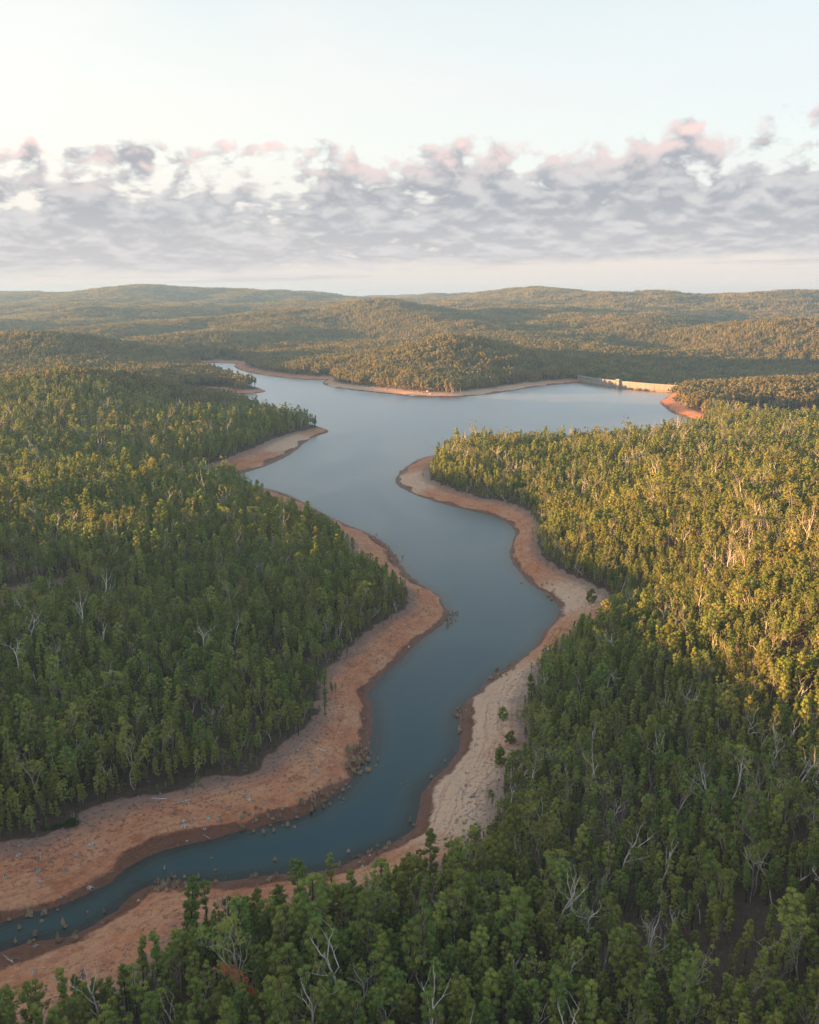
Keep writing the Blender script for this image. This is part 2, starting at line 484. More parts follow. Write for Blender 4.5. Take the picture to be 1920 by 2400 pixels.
dry = N.mix(N.m('MULTIPLY', N.ss(blot, 0.50, 0.70), 0.38), dry, (0.24, 0.13, 0.095))
dry = N.mix(N.m('MULTIPLY', N.ss(blot, 0.48, 0.32), 0.32), dry, (0.55, 0.36, 0.235))
palef = N.m('MULTIPLY', N.ss(N.m('ADD', p_at, N.m('MULTIPLY', N.m('SUBTRACT', nmid, 0.5), 0.7)), 0.25, 0.75), 0.85)
dry = N.mix(palef, dry, (0.60, 0.425, 0.305))
dry = N.mix(N.m('MULTIPLY', N.ss(strand, 0.55, 0.66), 0.26), dry, (0.56, 0.38, 0.26))
dry = N.mix(N.m('MULTIPLY', N.ss(strand, 0.48, 0.36), 0.36), dry, (0.23, 0.095, 0.05))
litter = N.mix(nfin, (0.13, 0.095, 0.085), (0.27, 0.20, 0.175))
s2 = N.m('ADD', s_at, wob)
col = N.mix(N.m('MULTIPLY', N.ss(s2, 0.62, 0.95), 0.75), dry, litter)
spots = N.ss(N.noise(pos, 0.65, 3, 0.75), 0.56, 0.64)
col = N.mix(N.m('MULTIPLY', N.m('MULTIPLY', spots, N.ss(s2, 0.25, 0.65)), 0.8), col, (0.13, 0.10, 0.095))
s3 = N.m('ADD', N.m('ADD', s_at, N.m('MULTIPLY', wob, 0.5)), N.m('MULTIPLY', N.m('SUBTRACT', N.noise(pos, 0.028, 2, 0.5), 0.42), 0.55))
col = N.mix(N.ss(s3, 0.25, 0.19), col, N.mix(nfin, (0.095, 0.038, 0.022), (0.19, 0.08, 0.045)))
floor_ = N.mix(N.noise(pos, 0.5, 4, 0.6), (0.045, 0.035, 0.026), (0.12, 0.08, 0.055))
farsoil = N.mix(nmid, (0.06, 0.06, 0.03), (0.10, 0.08, 0.045))
floor_ = N.mix(N.ss(py_, 1500, 2500), floor_, farsoil)
col = N.mix(N.ss(N.m('ADD', w_at, wob), 0.35, 0.65), col, floor_)
speck = N.ss(N.noise(pos, 2.3, 2, 0.5), 0.68, 0.74)
col = N.mix(N.m('MULTIPLY', speck, 0.5), col, (0.50, 0.42, 0.36))
grain = N.mix(N.noise(pos, 4.0, 4, 0.7), (0.75, 0.75, 0.75), (1.22, 1.22, 1.22)); col = N.mix(1.0, col, grain, 'MULTIPLY')
rough = N.ss(s2, 0.10, 0.24, 0.55, 0.95)
bh = N.m('ADD', N.m('MULTIPLY', nfin, 0.6), N.m('ADD', N.m('MULTIPLY', strand, 0.7), N.m('MULTIPLY', spots, 0.5)))
finish(N, principled(N, col, rough, bump(N, bh, 1.0, 0.5), 0.25))

gi = np.arange(len(X)).reshape(len(GY), len(GX))
gf = np.stack([gi[:-1, :-1], gi[:-1, 1:], gi[1:, 1:], gi[1:, :-1]], -1).reshape(-1, 4)
me = make_mesh('ground', np.stack([X, Y, H], 1), gf, [M_GROUND], smooth=True)
for nm, arr in (('bank_share', np.clip(Dd / Wd, -1, 4)), ('wood', wood_soil), ('pale', paleness)):
    a = me.attributes.new(nm, 'FLOAT', 'POINT'); a.data.foreach_set('value', arr.astype(np.float32))
ground = tag(add_obj('ground', me), kind='structure')
HMAX = float(H.max())

# ---- water
M_WATER, N = material('reservoir_water')
pos = N.n('ShaderNodeNewGeometry').outputs['Position']
wx, wy, wz = N.sep(pos)
depth = N.attr('depth')
slick = N.noise(N.xyz(N.m('MULTIPLY', wx, 0.012), N.m('MULTIPLY', wy, 0.005), 0.0), 1.0, 4, 0.6, 1.2)
rip = N.noise(N.xyz(N.m('MULTIPLY', wx, 0.55), N.m('MULTIPLY', wy, 1.0), 0.0), 1.0, 4, 0.6)
rip2 = N.noise(pos, 0.12, 3, 0.5)
amp = N.ss(slick, 0.35, 0.62, 0.35, 1.0)
nb = bump(N, N.m('MULTIPLY', N.m('ADD', rip, N.m('MULTIPLY', rip2, 1.2)), amp), 0.10, 0.30)
body = N.mix(N.ss(depth, 0.5, 5.0), (0.016, 0.046, 0.042), (0.0001, 0.038, 0.054))
dif = N.n('ShaderNodeBsdfDiffuse'); N.put(dif.inputs[0], body)
tr = N.n('ShaderNodeBsdfTransparent'); tr.inputs[0].default_value = (0.42, 0.50, 0.46, 1)
mx = N.n('ShaderNodeMixShader'); N.put(mx.inputs[0], N.ss(depth, 0.0, 3.2, 0.10, 1.0)); N.put(mx.inputs[1], tr.outputs[0]); N.put(mx.inputs[2], dif.outputs[0])
gl = N.n('ShaderNodeBsdfGlossy'); gl.inputs['Color'].default_value = (1, 1, 1, 1); N.put(gl.inputs['Roughness'], N.ss(slick, 0.35, 0.65, 0.30, 0.42)); N.put(gl.inputs['Normal'], nb)
fr = N.n('ShaderNodeFresnel'); fr.inputs[0].default_value = 1.33; N.put(fr.inputs[1], nb)
mx2 = N.n('ShaderNodeMixShader'); N.put(mx2.inputs[0], fr.outputs[0]); N.put(mx2.inputs[1], mx.outputs[0]); N.put(mx2.inputs[2], gl.outputs[0])
finish(N, mx2.outputs[0])
fd = Dd[gf].min(1); wf = gf[fd < 7.0]
used = np.unique(wf); remap = np.full(len(X), -1); remap[used] = np.arange(len(used))
me = make_mesh('water', np.stack([X[used], Y[used], np.zeros(len(used))], 1), remap[wf], [M_WATER], smooth=True)
a = me.attributes.new('depth', 'FLOAT', 'POINT'); a.data.foreach_set('value', np.clip(-H[used], 0, 20).astype(np.float32))
tag(add_obj('water', me), kind='structure')


# ------------------------------------------------------------------ vegetation materials
def leaf_material(name, ca, cb, cc, translucent=0.8):
    m, N = material(name)
    rnd = N.n('ShaderNodeObjectInfo').outputs['Random']
    po = N.n('ShaderNodeTexCoord').outputs['Object']
    wp = N.n('ShaderNodeNewGeometry').outputs['Position']
    c = N.mix(rnd, ca, cb)
    c = N.mix(N.m('MULTIPLY', N.ss(N.noise(wp, 0.02, 3, 0.6), 0.45, 0.7), 0.5), c, cc)
    c = N.mix(N.m('MULTIPLY', N.ss(N.noise(po, 0.55, 3, 0.6), 0.40, 0.70), 0.6), c, cc)
    v = N.m('ADD', 0.72, N.m('MULTIPLY', N.m('FRACT', N.m('MULTIPLY', rnd, 7.31)), 0.56))
    c = N.mix(1.0, c, N.xyz(v, v, v), 'MULTIPLY')
    d = N.n('ShaderNodeBsdfDiffuse'); N.put(d.inputs[0], c)
    t = N.n('ShaderNodeBsdfTranslucent'); N.put(t.inputs[0], c)
    N.put(t.inputs[0], N.mix(1.0, c, (translucent, translucent, translucent * 0.6), 'MULTIPLY'))
    x = N.n('ShaderNodeAddShader'); N.put(x.inputs[0], d.outputs[0]); N.put(x.inputs[1], t.outputs[0])
    finish(N, x.outputs[0]); return m


def bark_material(name, ca, cb, scale=1.2):
    m, N = material(name)
    po = N.n('ShaderNodeTexCoord').outputs['Object']
    rnd = N.n('ShaderNodeObjectInfo').outputs['Random']
    x, y, z = N.sep(po)
    n = N.noise(N.xyz(x, y, N.m('MULTIPLY', z, 0.3)), scale, 4, 0.6)
    c = N.mix(N.ss(N.m('ADD', n, N.m('MULTIPLY', N.m('SUBTRACT', rnd, 0.5), 0.3)), 0.3, 0.7), ca, cb)
    finish(N, principled(N, c, 0.85, bump(N, n, 0.5, 0.05), 0.15)); return m


M_LEAF = leaf_material('eucalypt_leaves', (0.078, 0.140, 0.040), (0.150, 0.176, 0.048), (0.215, 0.190, 0.052))
M_LEAF_D = leaf_material('dark_shrub_leaves', (0.030, 0.055, 0.020), (0.045, 0.070, 0.022), (0.055, 0.080, 0.025))
M_LEAF_R = leaf_material('dead_rust_leaves', (0.36, 0.15, 0.075), (0.40, 0.17, 0.085), (0.27, 0.10, 0.05))
M_BARK = bark_material('charred_bark', (0.035, 0.028, 0.024), (0.14, 0.11, 0.09))
M_LIMB = bark_material('pale_limbs', (0.24, 0.20, 0.165), (0.50, 0.44, 0.37))
M_DEAD = bark_material('bleached_wood', (0.42, 0.39, 0.36), (0.72, 0.67, 0.61))
M_TWIG = bark_material('grey_twigs', (0.22, 0.195, 0.185), (0.38, 0.335, 0.31))
M_TUFT = bark_material('dry_silted_twigs', (0.34, 0.255, 0.175), (0.56, 0.44, 0.32), 2.5)
M_STUMP = bark_material('weathered_stump', (0.24, 0.21, 0.20), (0.66, 0.62, 0.59), 2.0)


# ------------------------------------------------------------------ tree builders
def leaves(r, centers, radii, per, size, flat=0.85):
    """leaf-sized faces spread over the domes of the given clumps"""
    n = len(centers) * per
    c = np.repeat(centers, per, 0); rad = np.repeat(radii, per)
    z = 1 - r.random(n) * 1.55; ph = r.random(n) * 2 * math.pi; s = np.sqrt(np.clip(1 - z * z, 0, 1))
    o = np.stack([s * np.cos(ph), s * np.sin(ph), z], 1)
    p = c + o * (rad * (0.78 + 0.30 * r.random(n)))[:, None] * np.array([1, 1, flat])
    nn = o + r.normal(0, 0.30, (n, 3)); nn /= np.linalg.norm(nn, axis=1, keepdims=True)
    a = np.cross(nn, r.normal(0, 1, (n, 3))); a /= np.linalg.norm(a, axis=1, keepdims=True); b = np.cross(nn, a)
    sz = size * (0.65 + 0.7 * r.random(n))[:, None]
    V = np.stack([p - a * sz * 0.75, p - b * sz * 0.5, p + a * sz * 0.75, p + b * sz * 0.5], 1).reshape(-1, 3)
    return V, np.arange(4 * n).reshape(-1, 4)


_t = (1 + 5 ** 0.5) / 2
ICO_V = np.array([[-1, _t, 0], [1, _t, 0], [-1, -_t, 0], [1, -_t, 0], [0, -1, _t], [0, 1, _t], [0, -1, -_t], [0, 1, -_t], [_t, 0, -1], [_t, 0, 1], [-_t, 0, -1], [-_t, 0, 1]]) / 1.902
ICO_F = np.array([[0, 11, 5], [0, 5, 1], [0, 1, 7], [0, 7, 10], [0, 10, 11], [1, 5, 9], [5, 11, 4], [11, 10, 2], [10, 7, 6], [7, 1, 8], [3, 9, 4], [3, 4, 2], [3, 2, 6], [3, 6, 8], [3, 8, 9], [4, 9, 5], [2, 4, 11], [6, 2, 10], [8, 6, 7], [9, 8, 1]])


def cores(r, centers, radii, k=0.80, flat=0.85):
    """the dense inside of each clump"""
    V = np.concatenate([c + ICO_V * (1 + 0.18 * r.normal(0, 1, (12, 1))) * rad * k * np.array([1, 1, flat]) for c, rad in zip(centers, radii)])
    F = np.concatenate([ICO_F + 12 * i for i in range(len(centers))])
    return V, F


def join_leaves(L, C):
    return np.concatenate([L[0], C[0]]), [L[1], C[1] + len(L[0])]


def tree_parts(seed, h, w, nclump, per, leaf, base=0.34, lean=0.03, crown='cone', clump_r=(0.8, 1.35), limbs=True, sides=5):
    r = np.random.default_rng(seed)
    bend = r.normal(0, lean, 2)
    def axis(t): return np.array([bend[0] * h * t * t, bend[1] * h * t * t, h * t])
    T = Build()
    ts = np.linspace(0, 0.97, 7)
    pts = np.array([axis(t) for t in ts]) + np.concatenate([[[0, 0, -0.6]], np.c_[r.normal(0, 0.14, (6, 2)), np.zeros(6)]])
    T.add(*tube(pts, h * 0.0155 * (1 - 0.85 * ts) + 0.03, sides), m=0)
    cs, rs = [], []
    for i in range(nclump):
        t = base + (1 - base) * ((i + 0.5) / nclump) ** 0.85
        if crown == 'cone': prof = 0.30 + 0.70 * (1 - ((t - base) / (1 - base))) ** 0.75
        elif crown == 'dome': prof = math.sqrt(max(0.06, 1 - ((t - base - 0.3 * (1 - base)) / (0.74 * (1 - base))) ** 2))
        else: prof = 0.75 + 0.25 * math.sin(9 * t + seed)
        if t < base + 0.15: prof *= 0.7
        a = i * 2.4 + r.normal(0, 0.5); rr = w * 0.5 * prof * (0.35 + 0.6 * math.sqrt(r.random()))
        if i == nclump - 1: rr *= 0.2
        c = axis(t) + np.array([rr * math.cos(a), rr * math.sin(a), r.normal(0, 0.25)])
        cs.append(c); rs.append(r.uniform(*clump_r) * (0.75 + 0.35 * prof))
        if limbs and i % 2 == 0:
            t0 = max(0.15, t - 0.10 - 0.05 * rr)
            p0 = axis(t0); mid = (p0 + c) / 2 + np.array([0, 0, -0.15])
            T.add(*tube([p0, mid, c], [0.10, 0.065, 0.03], 3), m=1)
    L = leaves(r, np.array(cs), np.array(rs), per, leaf)
    return T, L, cores(r, cs, rs)


def make_tree_proto(name, seed, **kw):
    T, L, C = tree_parts(seed, **kw)
    trunk = T.mesh(name + '_trunk', [M_BARK, M_LIMB], True)
    crown = make_mesh(name + '_crown', *join_leaves(L, C), [M_LEAF])
    T.add(L[0], L[1], m=2); T.add(C[0], C[1], m=2)
    whole = T.mesh(name, [M_BARK, M_LIMB, M_LEAF])
    return dict(trunk=trunk, crown=crown, whole=whole, h=kw['h'])


def dead_parts(seed, h, spread=0.5, levels=3, kids=4, r0=0.22, sides=4, crook=0.16, upright=0.75, first=0.42):
    r = np.random.default_rng(seed)
    T, B = Build(), Build()
    tips = []
    def grow(p, d, length, rad, lv, tgt):
        n = 5 if lv == 0 else 4
        pts = [p]; dd = d.copy()
        for k in range(n):
            dd = dd + r.normal(0, crook, 3) + np.array([0, 0, 0.05 * upright]); dd /= np.linalg.norm(dd)
            pts.append(pts[-1] + dd * length / n)
        pts = np.array(pts); rr = rad * np.linspace(1, 0.45 if lv == 0 else 0.25, n + 1)
        tgt.add(*tube(pts, rr, sides if lv < 2 else 3))
        tips.append(pts[-1])
        if lv >= levels: return
        for k in range(kids if lv == 0 else kids - 1):
            t = first + (1 - first) * (k + r.random()) / kids if lv == 0 else 0.3 + 0.7 * r.random()
            i = min(n - 1, int(t * n)); q0 = pts[i] + (pts[i + 1] - pts[i]) * (t * n - i)
            a = r.random() * 2 * math.pi
            side = np.array([math.cos(a), math.sin(a), 0]) * spread * (1 + 0.4 * r.random())
            nd = dd * 0.5 + side + np.array([0, 0, upright * (0.5 + 0.4 * r.random())]); nd /= np.linalg.norm(nd)
            grow(q0, nd, length * (0.38 + 0.3 * r.random()) * (1.15 - 0.4 * t if lv == 0 else 0.95), rad * 0.52 * (1.1 - 0.4 * t), lv + 1, B)
    grow(np.array([0, 0, -0.5]), np.array([r.normal(0, 0.07), r.normal(0, 0.07), 1.0]), h, r0, 0, T)
    return T, B, np.array(tips)


# near trees: many leaf faces; middle distance fewer; far off a stand of trees in one mesh
NEAR = []
specs = [('tall_cone', dict(h=17, w=4.3, nclump=26, crown='cone')), ('broad_dome', dict(h=14.5, w=6.0, nclump=34, crown='dome', base=0.40)),
         ('slim_column', dict(h=16, w=2.7, nclump=19, crown='col', base=0.30)), ('young_cone', dict(h=11, w=3.2, nclump=16, crown='cone', base=0.22)),
         ('old_spreading', dict(h=19, w=6.6, nclump=34, crown='dome', base=0.46)), ('ragged_column', dict(h=18, w=3.6, nclump=17, crown='col', base=0.36)),
         ('leaning_cone', dict(h=15, w=4.0, nclump=22, crown='cone', lean=0.09))]
for k_, (nm, kw) in enumerate(specs): kw['clump_r'] = (0.55, 1.0) if k_ in (1, 4) else (0.5, 0.9)
for i, (nm, kw) in enumerate(specs):
    NEAR.append(make_tree_proto(nm, 40 + i, per=62, leaf=0.22, **kw))
BUSH = make_tree_proto('bush', 91, h=4.6, w=3.6, nclump=22, crown='dome', base=0.10, clump_r=(0.5, 0.85), per=46, leaf=0.24)
MID = []
for i, (nm, kw) in enumerate(specs):
    kw = dict(kw); kw['nclump'] = max(8, int(kw['nclump'] * 0.7)); kw['clump_r'] = (0.65, 1.1); kw['sides'] = 3
    MID.append(make_tree_proto('mid_' + nm, 140 + i, per=20, leaf=0.50, limbs=False, **kw))
# trees with much bare pale wood and few leaves
SPARSE = []
for i in range(4):
    T, B, tips = dead_parts(300 + i, 13 + i, spread=0.55, levels=3, kids=5, r0=0.24, upright=0.95)
    r = np.random.default_rng(i); up = tips[tips[:, 2] > 5.5]; sel = up[r.permutation(len(up))[:26]]
    L = leaves(r, sel, r.uniform(0.45, 0.95, len(sel)), 24, 0.34)
    W = Build()
    for src, mi in ((T, 0), (B, 0)):
        for V, F in zip(src.v, src.f): W.add(V, F - F.min(), mi)
    W.add(L[0], L[1], 1)
    SPARSE.append(dict(trunk=T.mesh('sparse_trunk', [M_LIMB], True), limbs=B.mesh('sparse_limbs', [M_LIMB], True), crown=make_mesh('sparse_crown', L[0], L[1], [M_LEAF]),
                       whole=W.mesh('sparse_whole', [M_LIMB, M_LEAF])))
DEADP = []
for i in range(8):
    grey = i >= 5
    T, B, tips = dead_parts(500 + i, (14, 17, 12, 16, 18, 11, 12, 10)[i], spread=0.5 if not grey else 0.36, levels=2 if not grey else 3, kids=4 if not grey else 6,
                            r0=0.36 if not grey else 0.15, crook=0.2 if not grey else 0.12, upright=0.8 if not grey else 1.3, first=0.45 if not grey else 0.15)
    mm = M_DEAD if not grey else M_TWIG
    W = Build()
    for src in (T, B):
        for V, F in zip(src.v, src.f): W.add(V, F - F.min(), 0)
    DEADP.append(dict(trunk=T.mesh('dead_trunk', [mm], True), limbs=B.mesh('dead_limbs', [mm], True), whole=W.mesh('dead_whole', [mm], True), grey=grey))


def stand(seed, size, n, tri_leaf, per):
    r = np.random.default_rng(seed); S = Build(); k = int(round(math.sqrt(n))); c = size / k
    for i in range(k):
        for j in range(k):
            x = (i + r.random()) * c - size / 2; y = (j + r.random()) * c - size / 2
            h = r.uniform(9, 17); w = r.uniform(2.6, 4.2)
            nc = 5
            cs = np.stack([x + r.normal(0, w * 0.28, nc), y + r.normal(0, w * 0.28, nc), np.linspace(h * 0.42, h * 0.93, nc)], 1)
            L = leaves(r, cs, np.linspace(w * 0.62, w * 0.36, nc), per, tri_leaf)
            S.add(L[0], L[1], 1); C_ = cores(r, cs, np.linspace(w * 0.62, w * 0.36, nc)); S.add(C_[0], C_[1], 1)
            S.add(*tube([[x, y, -3], [x, y, h * 0.6]], [0.3, 0.2], 3), m=0)
    return S


STANDS = [stand(700 + i, 20, 16, 1.15, 9) for i in range(4)] + [stand(720 + i, 42, 49, 1.7, 5) for i in range(3)]
M_FAR = leaf_material('far_eucalypt_leaves', (0.085, 0.105, 0.050), (0.155, 0.138, 0.062), (0.200, 0.158, 0.075))
M_FTRUNK = bark_material('far_trunks', (0.12, 0.10, 0.085), (0.30, 0.25, 0.21))
STANDM = [s.mesh('tree_stand', [M_FTRUNK, M_FAR]) for s in STANDS]


# ------------------------------------------------------------------ where the trees stand
def jitter_grid(x0, x1, y0, y1, c, r):
    nx, ny = int((x1 - x0) / c), int((y1 - y0) / c)
    i, j = np.meshgrid(np.arange(nx), np.arange(ny))
    x = x0 + (i.ravel() + r.random(nx * ny)) * c; y = y0 + (j.ravel() + r.random(nx * ny)) * c
    return x, y


def in_wedge(x, y, m=60.0):
    return (np.abs(x) < 0.445 * y + m) & (y > 40)


x, y = jitter_grid(-800, 800, 90, 1420, 3.05, rng)
ok = in_wedge(x, y, 70)
x, y = x[ok], y[ok]
wd = interp(wood, x, y); dsh = interp(Dd - Wd, x, y)
dens = 0.90 - 0.55 * sstep(fbm(x / 38, y / 38, 3, 51), 0.28, 0.75)
strag = (dsh > -9) & (dsh < 1) & (rng.random(len(x)) < 0.07 * sstep(dsh, -9, 0)) & (y < 1000)
gap = (interp(clr, x, y) > 0.5) & (interp(edge, x, y) > 0.5) & (rng.random(len(x)) < 0.22)
strag = strag | gap
ok = strag | (wd > 0.5) & (rng.random(len(x)) < dens * (1 - 0.42 * sstep(y, 380, 1150)))
x, y, dsh, gap = x[ok], y[ok], dsh[ok], gap[ok]; z = interp(H, x, y)
keep = z > 1.0
x, y, z, dsh, gap = x[keep], y[keep], z[keep], dsh[keep], gap[keep]
tone = fbm(x / 90, y / 90, 2, 60)
dist = np.sqrt(x ** 2 + y ** 2 + (CAM_H - z) ** 2)
n = len(x)
rr = rng.random(n)
kind = rng.choice(7, n, p=[0.24, 0.10, 0.22, 0.16, 0.05, 0.15, 0.08])
# bare and half-bare trees: more of them on the right bank and along the left ridge
deadzone = 0.05 + 0.20 * sstep(fbm(x / 60, y / 60, 3, 77), 0.05, 0.6) * np.where(x > 40, 1.3, 0.45)
sparsezone = 0.05 + 0.16 * sstep(fbm(x / 80 + 3, y / 80, 2, 88), 0.0, 0.6) * np.where(x > 40, 1.3, 0.6)
is_dead = rr < deadzone
is_sparse = (~is_dead) & (rr < deadzone + sparsezone)
scl = np.clip(rng.normal(0.63, 0.16, n) + 0.35 * (rng.random(n) < 0.05), 0.3, 1.25) * (1 + 0.12 * tone) * (1 + 0.32 * sstep(dist, 420, 1200)) * np.where((x < 40) & (y < 330), 1.18, 1.0)
scl *= np.where(dsh < 0, rng.uniform(0.3, 0.6, n), np.where(dsh < 8, rng.uniform(0.55, 1.0, n), 1.0))
scl[gap] *= rng.uniform(0.25, 0.5, gap.sum())
rotz = rng.random(n) * 2 * math.pi
sel_dead = np.zeros(n, int)
sel_dead[is_dead] = rng.choice(8, is_dead.sum(), p=[.13, .12, .12, .11, .10, .15, .15, .12])

top = np.stack([x, y, z + 13 * scl], 1); bot_ = np.stack([x, y, z + 5 * scl], 1)
ut, vt, zt = project(top)
inframe = (ut > 10) & (ut < 1910) & (vt < 2385)
solo = np.zeros(n, bool)
cand = np.where(inframe & ~is_dead)[0]
solo[cand[np.argsort(dist[cand])[:285]]] = True
cand = np.where(inframe & is_dead)[0]
solo[cand[np.argsort(dist[cand])[:215]]] = True


def zone(u, v, dead=False):
    """a place one can find in the picture"""
    if v > 1990 or not dead:
        if u < 330: return 'bottom left beside the pale bank'
        if u < 700: return 'bottom edge below the narrow water'
        if u < 1000: return 'bottom edge near the middle'
        if u < 1330: return 'bottom edge right of middle'
        if u < 1640: return 'bottom edge towards the right'
        return 'bottom right corner of the forest'
    if u > 1000:
        if u < 1400: return 'right forest near the pale bank'
        return 'middle of the right forest' if u < 1660 else 'right edge of the forest'
    return 'far left of the left forest' if u < 330 else 'left forest above the red bank'


LOOK = ['tall pointed green eucalyptus', 'broad domed green eucalyptus', 'slim columnar green eucalyptus', 'short young green eucalyptus',
        'big spreading old eucalyptus', 'tall ragged narrow eucalyptus', 'slightly leaning green eucalyptus']
ORD = ['leftmost', 'second', 'third', 'fourth', 'fifth', 'sixth', 'seventh', 'eighth', 'ninth', 'tenth', 'eleventh', 'twelfth', 'thirteenth', 'fourteenth',
       'fifteenth', 'sixteenth', 'seventeenth', 'eighteenth', 'nineteenth', 'twentieth'] + ['%dth' % k for k in range(21, 60)]
LABEL = {}
_by = {}
for i in np.where(solo)[0]:
    if is_dead[i]: look = 'thin grey twiggy bare tree' if sel_dead[i] >= 5 else 'white dead tree with forked limbs'
    elif is_sparse[i]: look = 'half bare pale limbed eucalyptus'
    else: look = LOOK[kind[i]]
    _by.setdefault((look, zone(ut[i], vt[i], is_dead[i])), []).append(i)
for (look, zn), mem in _by.items():
    mem.sort(key=lambda i: ut[i])
    for k, i in enumerate(mem):
        LABEL[i] = (look + ', ' + zn) if len(mem) == 1 else ('%s %s%s, %s' % (ORD[k], look, '' if k == 0 else ' from the left', zn))


def plant(root_name, label, cat, group, loc, rz, s, parts):
    e = bpy.data.objects.new(root_name, None); COL.objects.link(e)
    e.location = loc; e.rotation_euler = (0, 0, rz); e.scale = (s, s, s); e.empty_display_size = 0.5
    tag(e, label, cat, group)
    for nm, me in parts:
        o = bpy.data.objects.new(nm, me); COL.objects.link(o); o.parent = e
    return e


for i in np.where(solo)[0]:
    loc = (x[i], y[i], z[i] - 0.1)
    if is_dead[i]:
        p = DEADP[sel_dead[i]]
        plant('dead_tree', LABEL[i], 'dead tree', 'bare dead trees standing in the forest', loc, rotz[i], scl[i], [('trunk', p['trunk']), ('branches', p['limbs'])])
    elif is_sparse[i]:
        p = SPARSE[kind[i] % 4]
        plant('eucalyptus_tree', LABEL[i], 'tree', 'nearest trees of the forest', loc, rotz[i], scl[i], [('trunk', p['trunk']), ('branches', p['limbs']), ('crown', p['crown'])])
    else:
        p = NEAR[kind[i]]
        plant('eucalyptus_tree', LABEL[i], 'tree', 'nearest trees of the forest', loc, rotz[i], scl[i], [('trunk', p['trunk']), ('crown', p['crown'])])


# ---- everything beyond those 300: one forest, one mass of dead timber
def scatter(name, meshes, pts, rot, sc, idx, kind='stuff'):
    col = bpy.data.collections.new(name + '_kinds')
    for k, me in enumerate(meshes):
        o = bpy.data.objects.new('%s_%02d' % (name, k), me); col.objects.link(o)
    me = bpy.data.meshes.new(name); me.vertices.add(len(pts)); me.vertices.foreach_set('co', np.asarray(pts, np.float32).ravel())
    for nm, arr, ty in (('rotz', rot, 'FLOAT'), ('size', sc, 'FLOAT'), ('pick', idx, 'INT')):
        a = me.attributes.new(nm, ty, 'POINT'); a.data.foreach_set('value', np.asarray(arr, np.float32 if ty == 'FLOAT' else np.int32))
    o = add_obj(name, me)
    g = bpy.data.node_groups.new(name, 'GeometryNodeTree')
    g.interface.new_socket('Geometry', in_out='INPUT', socket_type='NodeSocketGeometry'); g.interface.new_socket('Geometry', in_out='OUTPUT', socket_type='NodeSocketGeometry')
    gi_, go = g.nodes.new('NodeGroupInput'), g.nodes.new('NodeGroupOutput')
    ci = g.nodes.new('GeometryNodeCollectionInfo'); ci.inputs['Collection'].default_value = col
    ci.inputs['Separate Children'].default_value = True; ci.inputs['Reset Children'].default_value = True
    ip = g.nodes.new('GeometryNodeInstanceOnPoints'); ip.inputs['Pick Instance'].default_value = True
    def nattr(nm, ty):
        a = g.nodes.new('GeometryNodeInputNamedAttribute'); a.data_type = ty; a.inputs['Name'].default_value = nm; return a.outputs['Attribute']
    cx = g.nodes.new('ShaderNodeCombineXYZ'); g.links.new(nattr('rotz', 'FLOAT'), cx.inputs[2])
    L = g.links.new
    L(gi_.outputs[0], ip.inputs['Points']); L(ci.outputs[0], ip.inputs['Instance']); L(nattr('pick', 'INT'), ip.inputs['Instance Index'])
    L(cx.outputs[0], ip.inputs['Rotation']); L(nattr('size', 'FLOAT'), ip.inputs['Scale']); L(ip.outputs[0], go.inputs[0])
    o.modifiers.new('scatter', 'NODES').node_group = g
    return tag(o, kind=kind)


P, RO, SZ, IX = [], [], [], []
meshes = [p['whole'] for p in NEAR] + [p['whole'] for p in MID] + [p['whole'] for p in SPARSE] + STANDM
live = ~solo & ~is_dead
far_ = dist > 620
ix = np.where(is_sparse, 14 + kind % 4, np.where(far_, 7 + kind, kind))
P.append(np.stack([x, y, z - 0.1], 1)[live]); RO.append(rotz[live]); SZ.append(scl[live]); IX.append(ix[live])


def add_stands(x, y, lo, cnt, sz=(0.85, 1.15)):
    w_ = interp(wood, x, y); k = w_ > 0.6; x, y = x[k], y[k]
    zz = interp(H, x, y); k = (zz > 1.0) | (interp(gorge, x, y) > 0.3); x, y, zz = x[k], y[k], zz[k]; m = len(x)
    P.append(np.stack([x, y, zz], 1)); RO.append(rng.random(m) * 6.28); SZ.append(rng.uniform(*sz, m)); IX.append(lo + rng.integers(0, cnt, m))


sx_, sy_ = jitter_grid(-1900, 1900, 1405, 3900, 21.0, rng); k = in_wedge(sx_, sy_, 120); add_stands(sx_[k], sy_[k], 18, 4, (1.05, 1.5))
sx_, sy_ = jitter_grid(-5800, 5800, 3880, 11800, 40, rng); k = in_wedge(sx_, sy_, 250); add_stands(sx_[k], sy_[k], 22, 3, (1.1, 1.5))
sx_, sy_ = jitter_grid(-1000, -80, -200, 1400, 17.5, rng); k = ~in_wedge(sx_, sy_, 72) & (sx_ < -60); add_stands(sx_[k], sy_[k], 18, 4)
sx_, sy_ = jitter_grid(80, 900, 0, 1400, 17.5, rng); k = ~in_wedge(sx_, sy_, 72) & (sx_ < 0.445 * sy_ + 250); add_stands(sx_[k], sy_[k], 18, 4)
P, RO, SZ, IX = np.concatenate(P), np.concatenate(RO), np.concatenate(SZ), np.concatenate(IX)
print('forest points', len(P))
scatter('forest', meshes, P, RO, SZ, IX)
dd = ~solo & is_dead
scatter('dead_timber', [p['whole'] for p in DEADP], np.stack([x, y, z - 0.1], 1)[dd], rotz[dd], scl[dd], sel_dead[dd])


